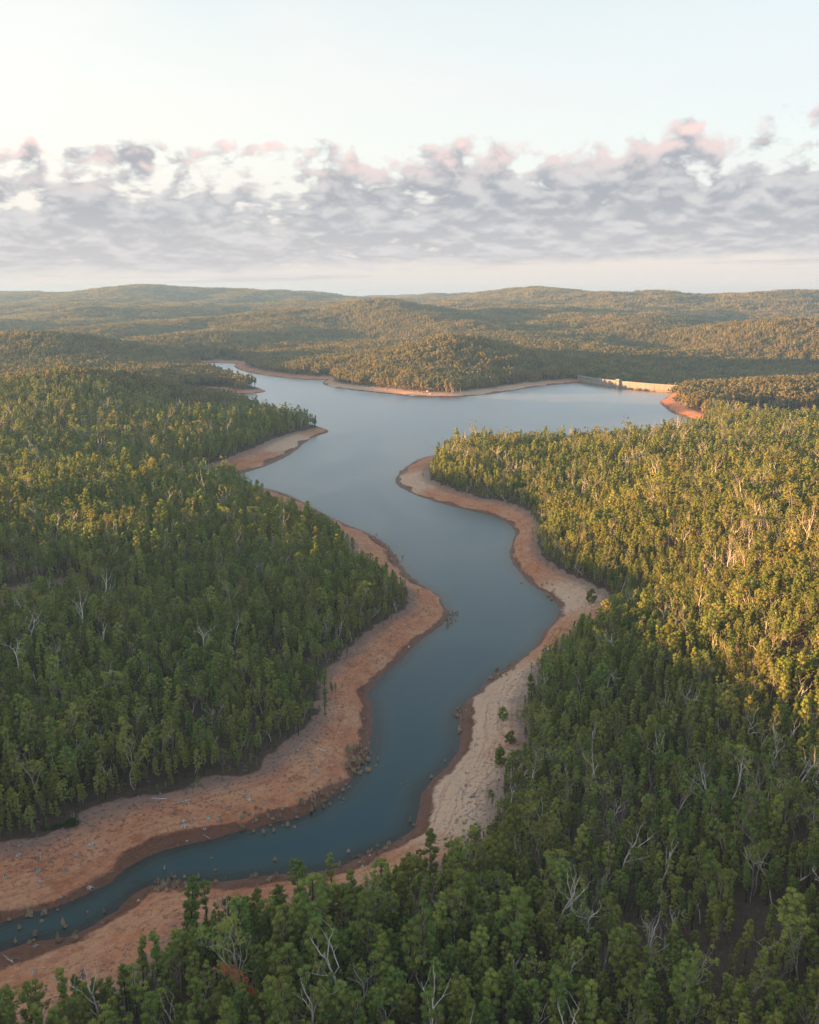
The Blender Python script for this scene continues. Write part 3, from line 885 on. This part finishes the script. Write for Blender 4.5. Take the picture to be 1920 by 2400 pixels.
# ------------------------------------------------------------------ the dam
def concrete(name, ca, cb, low=None):
    m, N = material(name)
    pos = N.n('ShaderNodeNewGeometry').outputs['Position']
    x, y, z = N.sep(pos)
    n1 = N.noise(pos, 0.12, 4, 0.6)
    n2 = N.noise(N.xyz(N.m('MULTIPLY', x, 0.6), N.m('MULTIPLY', y, 0.6), N.m('MULTIPLY', z, 0.05)), 1.0, 4, 0.6)
    c = N.mix(N.ss(N.m('ADD', N.m('MULTIPLY', n1, 0.5), N.m('MULTIPLY', n2, 0.5)), 0.35, 0.65), ca, cb)
    if low: c = N.mix(N.ss(N.m('ADD', z, N.m('MULTIPLY', n2, 3.0)), 7.5, 4.0), c, low)
    finish(N, principled(N, c, 0.9, bump(N, n2, 0.3, 0.2), 0.2)); return m


M_CONC = concrete('stained_concrete', (0.20, 0.195, 0.195), (0.28, 0.275, 0.27), (0.21, 0.165, 0.13))
M_CONC2 = concrete('pale_concrete', (0.23, 0.23, 0.235), (0.29, 0.29, 0.295))
M_ROAD = concrete('old_asphalt', (0.10, 0.095, 0.09), (0.15, 0.14, 0.13))
M_DARK, N = material('dark_opening'); finish(N, principled(N, (0.03, 0.03, 0.03), 0.9))

dpts = np.array([on_plane(u, v) for u, v in ((1363, 897.3), (1397, 903), (1456, 911), (1516, 917), (1577, 921))])
ext0 = dpts[0] + (dpts[0] - dpts[1]) / np.linalg.norm(dpts[0] - dpts[1]) * 22
ext1 = dpts[-1] + (dpts[-1] - dpts[-2]) / np.linalg.norm(dpts[-1] - dpts[-2]) * 40
dpts = np.vstack([ext0, dpts, ext1])
sarc = np.concatenate([[0], np.cumsum(np.linalg.norm(np.diff(dpts, axis=0), axis=1))])
cfx, cfy = np.polyfit(sarc, dpts[:, 0], 2), np.polyfit(sarc, dpts[:, 1], 2)          # a gentle curve through the traced points
SL = sarc[-1]


def dam_at(s_):
    p = np.array([np.polyval(cfx, s_), np.polyval(cfy, s_)]); t = np.array([np.polyval(np.polyder(cfx), s_), np.polyval(np.polyder(cfy), s_)]); t /= np.linalg.norm(t)
    nn = np.array([-t[1], t[0]])
    if nn @ dn_ < 0: nn = -nn
    return p, t, nn                     # nn points downstream


def sweep(s0, s1, prof, n=24):
    """prof: closed (offset downstream, z) outline swept along the dam"""
    B = Build(); k = len(prof); V = []
    for s_ in np.linspace(s0, s1, n):
        p, t, nn = dam_at(s_)
        for o, zz in prof: V.append([*(p + nn * o), zz])
    F = [[i * k + j, i * k + (j + 1) % k, (i + 1) * k + (j + 1) % k, (i + 1) * k + j] for i in range(n - 1) for j in range(k)]
    B.add(V, F)
    for base in (0, (n - 1) * k):
        for j in range(1, k - 1): B.add([V[base], V[base + j], V[base + j + 1]], [[0, 1, 2]])
    return B


CREST = 14.2
SPILL = 62.0
droot = add_obj('dam', None); pd, _, _ = dam_at(SL / 2); droot.location = (pd[0], pd[1], 0)
tag(droot, 'long pale concrete dam wall with intake tower across the far lake arm', 'dam')
inv = Vector((-pd[0], -pd[1], 0))


def dpart(nm, B, mats, parent=None):
    o = add_obj(nm, B.mesh(nm, mats)); o.parent = parent or droot; 
    if parent is None: o.location = inv
    return o


dpart('wall', sweep(SPILL, SL, [(0, -9), (0, CREST - 0.6), (5.2, CREST - 0.6), (5.2, 9.0), (17, -13)]), [M_CONC])
dpart('spillway_wall', sweep(0, SPILL - 0.01, [(0.3, -9), (0.3, 9.4), (1.4, 10.2), (4.0, 9.4), (17, -13)], 12), [M_CONC])
dpart('roadway', sweep(0, SL, [(0.55, CREST - 0.59), (0.55, CREST - 0.40), (4.65, CREST - 0.40), (4.65, CREST - 0.59)], 30), [M_ROAD])
dpart('bridge_deck', sweep(0, SPILL - 0.02, [(-0.2, CREST - 1.5), (-0.2, CREST - 0.61), (5.2, CREST - 0.61), (5.2, CREST - 1.5)], 12), [M_CONC2])
for o_ in (-0.35, 4.75): dpart('parapet', sweep(0, SL, [(o_, CREST - 0.605), (o_, CREST + 0.75), (o_ + 0.45, CREST + 0.75), (o_ + 0.45, CREST - 0.605)], 30), [M_CONC2])
for k in range(13):
    p, t, nn = dam_at(2.5 + k * (SPILL - 4) / 12.0); B = Build(); c = p + nn * 2.3
    B.box((c[0], c[1], 10.9), (1.1, 4.6, 3.5), math.atan2(t[1], t[0])); dpart('pier', B, [M_CONC2])
for k in range(11):                                             # thickened ribs at the joints of the wall
    s_ = SPILL + 6 + k * 20.0
    if s_ > SL - 8: break
    p, t, nn = dam_at(s_); B = Build(); c = p + nn * (-0.08)
    B.box((c[0], c[1], 2.0), (0.55, 0.5, CREST * 2 - 4.6), math.atan2(t[1], t[0])); dpart('joint_rib', B, [M_CONC])
# the intake tower
st_ = float(np.argmin([abs(project(np.array([[*dam_at(q_)[0], 8.0]]))[0][0] - 1452) for q_ in np.linspace(0, SL, 400)])) / 399 * SL
p, t, nn = dam_at(st_); ang = math.atan2(t[1], t[0]); c = p - nn * 2.6
B = Build(); B.box((c[0], c[1], 4.0), (9.0, 6.2, 28.0), ang); tw = dpart('intake_tower', B, [M_CONC2])
B = Build(); B.box((c[0], c[1], 18.4), (10.0, 7.2, 0.8), ang); dpart('roof', B, [M_CONC2], tw)
for k in (-1, 0, 1):
    w_ = c + t * k * 2.7 - nn * 3.1; B = Build(); B.box((w_[0], w_[1], 15.0), (1.1, 0.16, 2.6), ang); dpart('window', B, [M_DARK], tw)
for k in (-1, 1):
    w_ = c + t * k * 4.4 - nn * 3.2; B = Build(); B.box((w_[0], w_[1], 4.0), (0.6, 0.5, 27.4), ang); dpart('corner_rib', B, [M_CONC], tw)

# ------------------------------------------------------------------ single trees one can point at
def stand_at(u, v):
    px, py, h = on_ground(u, v); return (px, py, h - 0.15)


def tree_at(u, v, me_, s_, label, rz=0.0, name='eucalyptus_tree', leafmat=None):
    parts = [('trunk', me_['trunk'])]
    if 'limbs' in me_: parts.append(('branches', me_['limbs']))
    if 'crown' in me_:
        cr = me_['crown']
        if leafmat: cr = cr.copy(); cr.materials[0] = leafmat
        parts.append(('crown', cr))
    return plant(name, label, 'dead tree' if 'crown' not in me_ else 'tree', None, stand_at(u, v), rz, s_, parts)


tree_at(1178, 1685, BUSH, 1.15, 'small lone green tree high on the pale right bank', 1.0)
tree_at(1196, 1742, BUSH, 1.1, 'low bushy green tree on the right bank below the small lone tree', 2.0)
tree_at(1172, 1792, BUSH, 1.5, 'round olive tree alone on the right bank beside the pale sand', 0.3)
tree_at(1150, 1866, BUSH, 0.6, 'little round bush on the pale sand of the right bank', 0.9, 'bush')
tree_at(1140, 1890, DEADP[5], 0.5, 'small grey bare tree on the pale sand of the right bank', 0.2, 'dead_tree')
tree_at(700, 1722, NEAR[1], 0.85, 'broad olive tree at the edge of the left forest above the red bank', 0.6)
tree_at(762, 1676, NEAR[2], 0.80, 'slim pale green tree standing forward of the left forest on the bank', 0.1)
tree_at(760, 1628, NEAR[0], 0.80, 'tall tree at the forest edge above the red bank bend', 2.2)
tree_at(668, 996, NEAR[2], 0.75, 'lone tree on the far left sand spit nearest the trees', 0.6)
tree_at(696, 997, NEAR[1], 0.40, 'small round tree on top of the far left sand spit', 1.6)
tree_at(1385, 1412, BUSH, 1.7, 'round green tree standing forward of the right forest on the pale bank', 1.1)
tree_at(700, 2110, NEAR[1], 0.95, 'yellow green domed tree in front of the water at the bottom forest edge', 0.4)
tree_at(778, 2105, NEAR[5], 0.85, 'dark narrow tree in front of the water beside the yellow green domed tree', 0.4)
tree_at(570, 2385, SPARSE[0], 1.0, 'rust brown withered tree near the bottom edge', 0.5, leafmat=M_LEAF_R)
WHITE = [(1764, 2078, 0, 1.15), (1847, 2091, 2, 1.1), (1708, 1892, 4, 1.0), (1629, 1715, 3, 1.0), (1738, 1725, 1, 0.9), (1448, 1630, 0, 1.0), (1759, 1613, 4, 1.0), (1856, 1697, 1, 1.0),
         (1342, 1990, 2, 0.95), (1434, 2022, 5, 1.2), (1476, 2020, 6, 1.3), (1523, 2285, 3, 1.0), (1550, 2090, 1, 0.9), (553, 2290, 2, 0.75), (830, 2290, 0, 0.8), (1824, 1815, 2, 0.8), (1395, 2360, 6, 1.2), (1815, 2320, 7, 1.2), (1600, 1480, 3, 0.9), (1500, 1520, 0, 0.8)]
WL = ['tall white dead tree with an upright fork, lower right', 'white dead snag near the right edge, lower right', 'big pale bare tree in the sunlit right forest',
      'pale dead tree left of the sunlit trees, right forest', 'twisted white dead tree among sunlit crowns, right forest', 'white forked snag above the dark right slope near the bank',
      'tall pale dead tree high in the right forest', 'white dead snag at the right edge amid golden crowns', 'thin white dead pair of stems beside the bank, lower right',
      'grey twiggy bare tree left of another, lower right', 'broad grey twiggy bare tree in a grey thicket, lower right', 'white branching dead tree near the bottom, right of middle',
      'bent white dead tree in the gap of the lower right forest', 'white forked dead limb tree at the bottom left forest', 'white dead tree at the bottom centre forest', 'short white broken snag near the right edge',
      'grey twiggy bare tree at the very bottom right of middle', 'grey twiggy bare tree at the bottom right corner', 'pale dead tree in the upper right forest', 'small white dead tree in the upper right forest']
for (u, v, k, s_), lb in zip(WHITE, WL):
    tree_at(u, v, DEADP[k], s_ * 0.85, lb, u * 0.1, 'dead_tree')['group'] = 'bare dead trees standing in the forest'
# the dark thicket on the left bank
r = np.random.default_rng(9); bx_, by_, bz_ = stand_at(141, 1936)
cs = np.stack([r.uniform(-5.5, 5.5, 34), r.normal(0, 1.1, 34), r.uniform(0.3, 1.5, 34)], 1)
L = leaves(r, cs, r.uniform(0.6, 1.1, 34), 60, 0.30)
B = Build()
for c in cs: B.add(*tube([[c[0] * 0.9, c[1] * 0.8, -0.3], [c[0], c[1], c[2]]], [0.06, 0.03], 3))
plant('thicket', 'low dark green thicket on the left bank below the forest', 'bush', None, (bx_, by_, bz_), 0.42, 1.0,
      [('stems', B.mesh('thicket_stems', [M_BARK])), ('foliage', make_mesh('thicket_leaves', L[0], L[1], [M_LEAF_D]))])

# ------------------------------------------------------------------ drowned shrubs, stumps, logs along the water
def tuft_mesh(seed, h=1.8, w=0.45, n=34, mat=None, rad=0.022, low=0.0):
    r = np.random.default_rng(seed); B = Build()
    for k in range(n):
        a = r.random() * 6.283; f = math.sqrt(r.random()); t = 0.45 + 0.55 * r.random()
        e = np.array([math.cos(a) * f * w * 1.1, math.sin(a) * f * w * 1.1, h * t * (1 - 0.45 * f)])
        m_ = np.array([math.cos(a) * f * w * 1.0, math.sin(a) * f * w * 1.0, h * (0.22 + 0.2 * r.random()) * t])
        B.add(*tube([[0.05 * math.cos(a), 0.05 * math.sin(a), -0.4 + low], m_, e], [rad * 1.4, rad * 1.3, rad * 0.5], 3))
    return B.mesh('tuft', [mat or M_TUFT])


TUFT = [tuft_mesh(i, h * 1.15, w * 1.15, 60, rad=0.055) for i, (h, w) in enumerate([(1.9, 0.42), (1.5, 0.55), (2.4, 0.36), (1.2, 0.5), (1.7, 0.65)])]


def stump_mesh(seed):
    r = np.random.default_rng(seed); B = Build()
    h = r.uniform(0.5, 1.1)
    B.add(*tube([[0, 0, -0.3], [0.03, 0, h * 0.3], [0.05, 0.04, h]], [0.46, 0.32, 0.27], 8))
    for k in range(6):                                  # splinters and roots
        a = k * 1.05 + r.random() * 0.5; l_ = r.uniform(0.6, 1.3)
        B.add(*tube([[0.2 * math.cos(a), 0.2 * math.sin(a), 0.25], [0.6 * l_ * math.cos(a), 0.6 * l_ * math.sin(a), 0.12], [l_ * math.cos(a), l_ * math.sin(a), -0.12]], [0.14, 0.10, 0.04], 4))
        B.add(*tube([[0.2 * math.cos(a), 0.2 * math.sin(a), h * 0.8], [0.22 * math.cos(a), 0.22 * math.sin(a), h + r.uniform(0.05, 0.4)]], [0.08, 0.02], 3))
    return B.mesh('stump', [M_STUMP], True)


def log_mesh(seed):
    r = np.random.default_rng(seed); B = Build(); l_ = r.uniform(3, 6)
    p = np.array([[t * l_, r.normal(0, 0.12), 0.16 + r.normal(0, 0.05)] for t in np.linspace(-0.5, 0.5, 6)])
    B.add(*tube(p, np.linspace(0.2, 0.08, 6), 6))
    for k in range(3):
        i = r.integers(1, 5); e = p[i] + np.array([0.5, r.choice([-1, 1]) * r.uniform(0.4, 0.9), 0.35]); B.add(*tube([p[i], e], [0.07, 0.02], 4))
    return B.mesh('log', [M_STUMP], True)


STUMP = [stump_mesh(i) for i in range(4)]; LOG = [log_mesh(i) for i in range(3)]
CLUST = [  # pixel box, how many, what its members share
 (808, 1752, 866, 1812, 66, 'dry tan drowned shrub in the dense stand on the left bank bend'),
 (700, 1828, 815, 1900, 30, 'dry tan drowned shrub on the wet left bank below the dense stand'),
 (566, 1900, 700, 1950, 30, 'dry tan drowned shrub on the wet lower left bank'),
 (60, 2120, 250, 2165, 12, 'dry tan drowned shrub on the wet bank at bottom left'),
 (10, 2150, 180, 2212, 16, 'dry shrub standing in the water at bottom left'),
 (362, 2050, 455, 2098, 40, 'dry tan drowned shrub on the near bank of the narrow water'),
 (455, 2050, 760, 2072, 12, 'scattered dry shrub on the near red bank of the narrow water'),
 (1150, 1556, 1206, 1594, 22, 'dry drowned shrub along the right shore below the bay'),
 (1056, 1654, 1082, 1716, 16, 'dry drowned shrub at the point of the pale right bank'),
 (1044, 1430, 1076, 1474, 22, 'dry drowned shrub at the tip of the left red point'),
 (880, 1240, 945, 1335, 26, 'dry drowned shrub along the upper left shore'),
 (1195, 1290, 1300, 1420, 18, 'dry drowned shrub along the shore of the right bay'),
 (925, 1100, 990, 1170, 14, 'dry drowned shrub at the tip of the right headland'),
 (770, 1965, 960, 2030, 12, 'dry shrub along the near right corner of the water')]
nt = 0
for (u0, v0, u1, v1, cnt, lb) in CLUST:
    made = 0
    for _ in range(cnt * 14):
        if made >= cnt: break
        u, v = random.uniform(u0, u1), random.uniform(v0, v1)
        px, py = on_plane(u, v, 0.6); d_ = float(interp(Dd, px, py)[0])
        if d_ < -5.5 or d_ > 9.0 or (d_ < 0 and random.random() < 0.55): continue
        h_ = float(interp(H, px, py)[0])
        o = add_obj('dry_shrub', TUFT[nt % 5], loc=(px, py, max(h_, -0.35) - 0.05)); o.rotation_euler = (0, 0, nt * 1.7)
        s_ = random.uniform(0.7, 1.25); o.scale = (s_, s_, s_ * random.uniform(0.85, 1.2))
        tag(o, lb, 'shrub', 'drowned shrubs along the waterline'); made += 1; nt += 1
SINGLES = [(860, 1765), (868, 1767), (886, 1782), (882, 1795), (868, 1803), (861, 1808), (840, 1812), (833, 1812), (818, 1845), (804, 1853), (796, 1871), (943, 1838), (961, 1925), (970, 1934), (1011, 1823), (1044, 1785), (884, 1983), (872, 1996), (830, 2008), (842, 2008), (939, 1970), (505, 2040), (386, 2038), (497, 2012), (645, 2016)]
for k, (u, v) in enumerate(SINGLES):
    px, py = on_plane(u, v, 0.0)
    o = add_obj('dry_shrub', TUFT[k % 5], loc=(px, py, -0.3)); s_ = 0.75 + 0.05 * (k % 5); o.scale = (s_, s_, s_); o.rotation_euler = (0, 0, k)
    tag(o, 'lone tall dry shrub standing in mid channel' if (u, v) == (943, 1838) else 'single dry shrub standing in shallow water off the bank of the near bend', 'shrub', 'drowned shrubs along the waterline')
ZB = [(0, 1960, 330, 2110, 'on the lower left bank', 12), (330, 1850, 620, 1960, 'on the left bank below the forest', 14), (600, 1690, 850, 1880, 'on the left bank at the bend', 12), (780, 1400, 1040, 1600, 'on the left red point', 8),
      (0, 2215, 220, 2400, 'on the pale bank at bottom left', 8), (1080, 1600, 1250, 1960, 'on the pale right bank', 14), (780, 1970, 1090, 2090, 'on the near right bank', 8), (1230, 1340, 1400, 1540, 'on the right bank by the bay', 8)]
for (u0, v0, u1, v1, zn, cnt) in ZB:
    got = []
    for _ in range(600):
        if len(got) >= cnt: break
        u, v = random.uniform(u0, u1), random.uniform(v0, v1); px, py, h_ = on_ground(u, v)
        d_, w_ = float(interp(Dd, px, py)[0]), float(interp(wood, px, py)[0])
        if d_ < 1.5 or w_ > 0.3: continue
        got.append((u, px, py, h_))
    got.sort()
    ns = int(len(got) * 0.75); ls = set(random.sample(range(len(got)), len(got) - ns)) if got else set(); a_ = b_ = 0
    for k, (u, px, py, h_) in enumerate(got):
        if k in ls:
            o = add_obj('fallen_log', LOG[k % 3], loc=(px, py, h_)); tag(o, '%s weathered fallen log %s%s' % (ORD[b_], '' if b_ == 0 else 'from the left ', zn), 'log', 'logs on the bare banks'); b_ += 1
        else:
            o = add_obj('tree_stump', STUMP[k % 4], loc=(px, py, h_)); tag(o, '%s bleached tree stump %s%s' % (ORD[a_], '' if a_ == 0 else 'from the left ', zn), 'stump', 'stumps on the bare banks'); a_ += 1
        s_ = random.uniform(0.8, 1.5); o.scale = (s_, s_, s_); o.rotation_euler = (0, 0, random.random() * 6.28)

# low grey heath, pebbles and twigs on the banks: nobody could count them
x, y = jitter_grid(-260, 320, 160, 900, 1.7, rng)
k = in_wedge(x, y, 15); x, y = x[k], y[k]
d_ = interp(Dd, x, y); w_ = interp(Wd, x, y); wd_ = interp(wood, x, y); s_ = d_ / np.maximum(w_, 1)
pr = 0.02 + 0.22 * sstep(s_ + 0.5 * fbm(x / 9, y / 9, 3, 91), 0.55, 1.05) * sstep(fbm(x / 5, y / 5, 2, 95), -0.2, 0.5)
k = (d_ > 2) & (s_ < 1.35) & (rng.random(len(x)) < pr); x, y = x[k], y[k]; z_ = interp(H, x, y)
HEATH = [tuft_mesh(60 + i, 0.55, 0.55, 16, M_TWIG, 0.03) for i in range(3)] + [tuft_mesh(70, 0.9, 0.5, 14, M_STUMP, 0.03)]
print('heath', len(x))
scatter('heath', HEATH, np.stack([x, y, z_], 1), rng.random(len(x)) * 6.28, rng.uniform(0.5, 1.5, len(x)), rng.integers(0, 4, len(x)))
x, y = jitter_grid(-260, 320, 160, 900, 1.5, rng)
k = in_wedge(x, y, 15); x, y = x[k], y[k]; d_ = interp(Dd, x, y); s_ = d_ / np.maximum(interp(Wd, x, y), 1)
k = (d_ > 0.3) & (s_ < 1.0) & (rng.random(len(x)) < 0.05 + 0.10 * sstep(fbm(x / 8, y / 8, 2, 99), 0.1, 0.6)); x, y = x[k], y[k]; z_ = interp(H, x, y)


def stone_mesh(seed):
    r = np.random.default_rng(seed); t = (1 + 5 ** 0.5) / 2
    V = np.array([[-1, t, 0], [1, t, 0], [-1, -t, 0], [1, -t, 0], [0, -1, t], [0, 1, t], [0, -1, -t], [0, 1, -t], [t, 0, -1], [t, 0, 1], [-t, 0, -1], [-t, 0, 1]]) / 1.9
    V = V * (0.75 + 0.5 * r.random((12, 1))) * np.array([1, 0.8, 0.55])
    F = [[0, 11, 5], [0, 5, 1], [0, 1, 7], [0, 7, 10], [0, 10, 11], [1, 5, 9], [5, 11, 4], [11, 10, 2], [10, 7, 6], [7, 1, 8], [3, 9, 4], [3, 4, 2], [3, 2, 6], [3, 6, 8], [3, 8, 9], [4, 9, 5], [2, 4, 11], [6, 2, 10], [8, 6, 7], [9, 8, 1]]
    return V, np.array(F)


M_STONE = bark_material('granite', (0.24, 0.18, 0.15), (0.55, 0.48, 0.42), 1.0)
ST = [make_mesh('stone', *stone_mesh(i), [M_STONE]) for i in range(4)]
print('stones', len(x))
scatter('gravel', ST, np.stack([x, y, z_], 1), rng.random(len(x)) * 6.28, rng.uniform(0.10, 0.30, len(x)) + 0.35 * (rng.random(len(x)) < 0.06), rng.integers(0, 4, len(x)))
BO = [(980, 918), (992, 921), (1003, 917), (972, 923), (1333, 893), (1342, 890), (1325, 895), (1230, 903), (1252, 901), (1010, 923), (850, 907), (905, 914)]
for k, (u, v) in enumerate(BO):
    px, py, h_ = on_ground(u, v); o = add_obj('boulder', ST[k % 4], loc=(px, py, h_ - 0.3)); s_ = 2.2 + (k * 7 % 5) * 0.5; o.scale = (s_, s_, s_); o.rotation_euler = (0, 0, k * 1.3)
    tag(o, 'pale granite boulder on the far shore ' + ('beside the dam' if u > 1300 else 'below the wooded hill'), 'boulder', 'boulders on the far shore')

# ------------------------------------------------------------------ air
hz = Build(); zt_ = max(HMAX + 30, CAM_H + 40)
hz.box((0, 6000, (zt_ - 60) / 2), (12400, 13400, zt_ + 60))
M_HAZE, N = material('air')
vol = N.n('ShaderNodeVolumePrincipled'); vol.inputs['Color'].default_value = (0.29, 0.57, 1.0, 1); vol.inputs['Density'].default_value = 7.2e-5; vol.inputs['Anisotropy'].default_value = 0.1
N.t.links.new(vol.outputs[0], N.n('ShaderNodeOutputMaterial').inputs['Volume'])
tag(add_obj('haze', hz.mesh('haze', [M_HAZE])), kind='stuff')
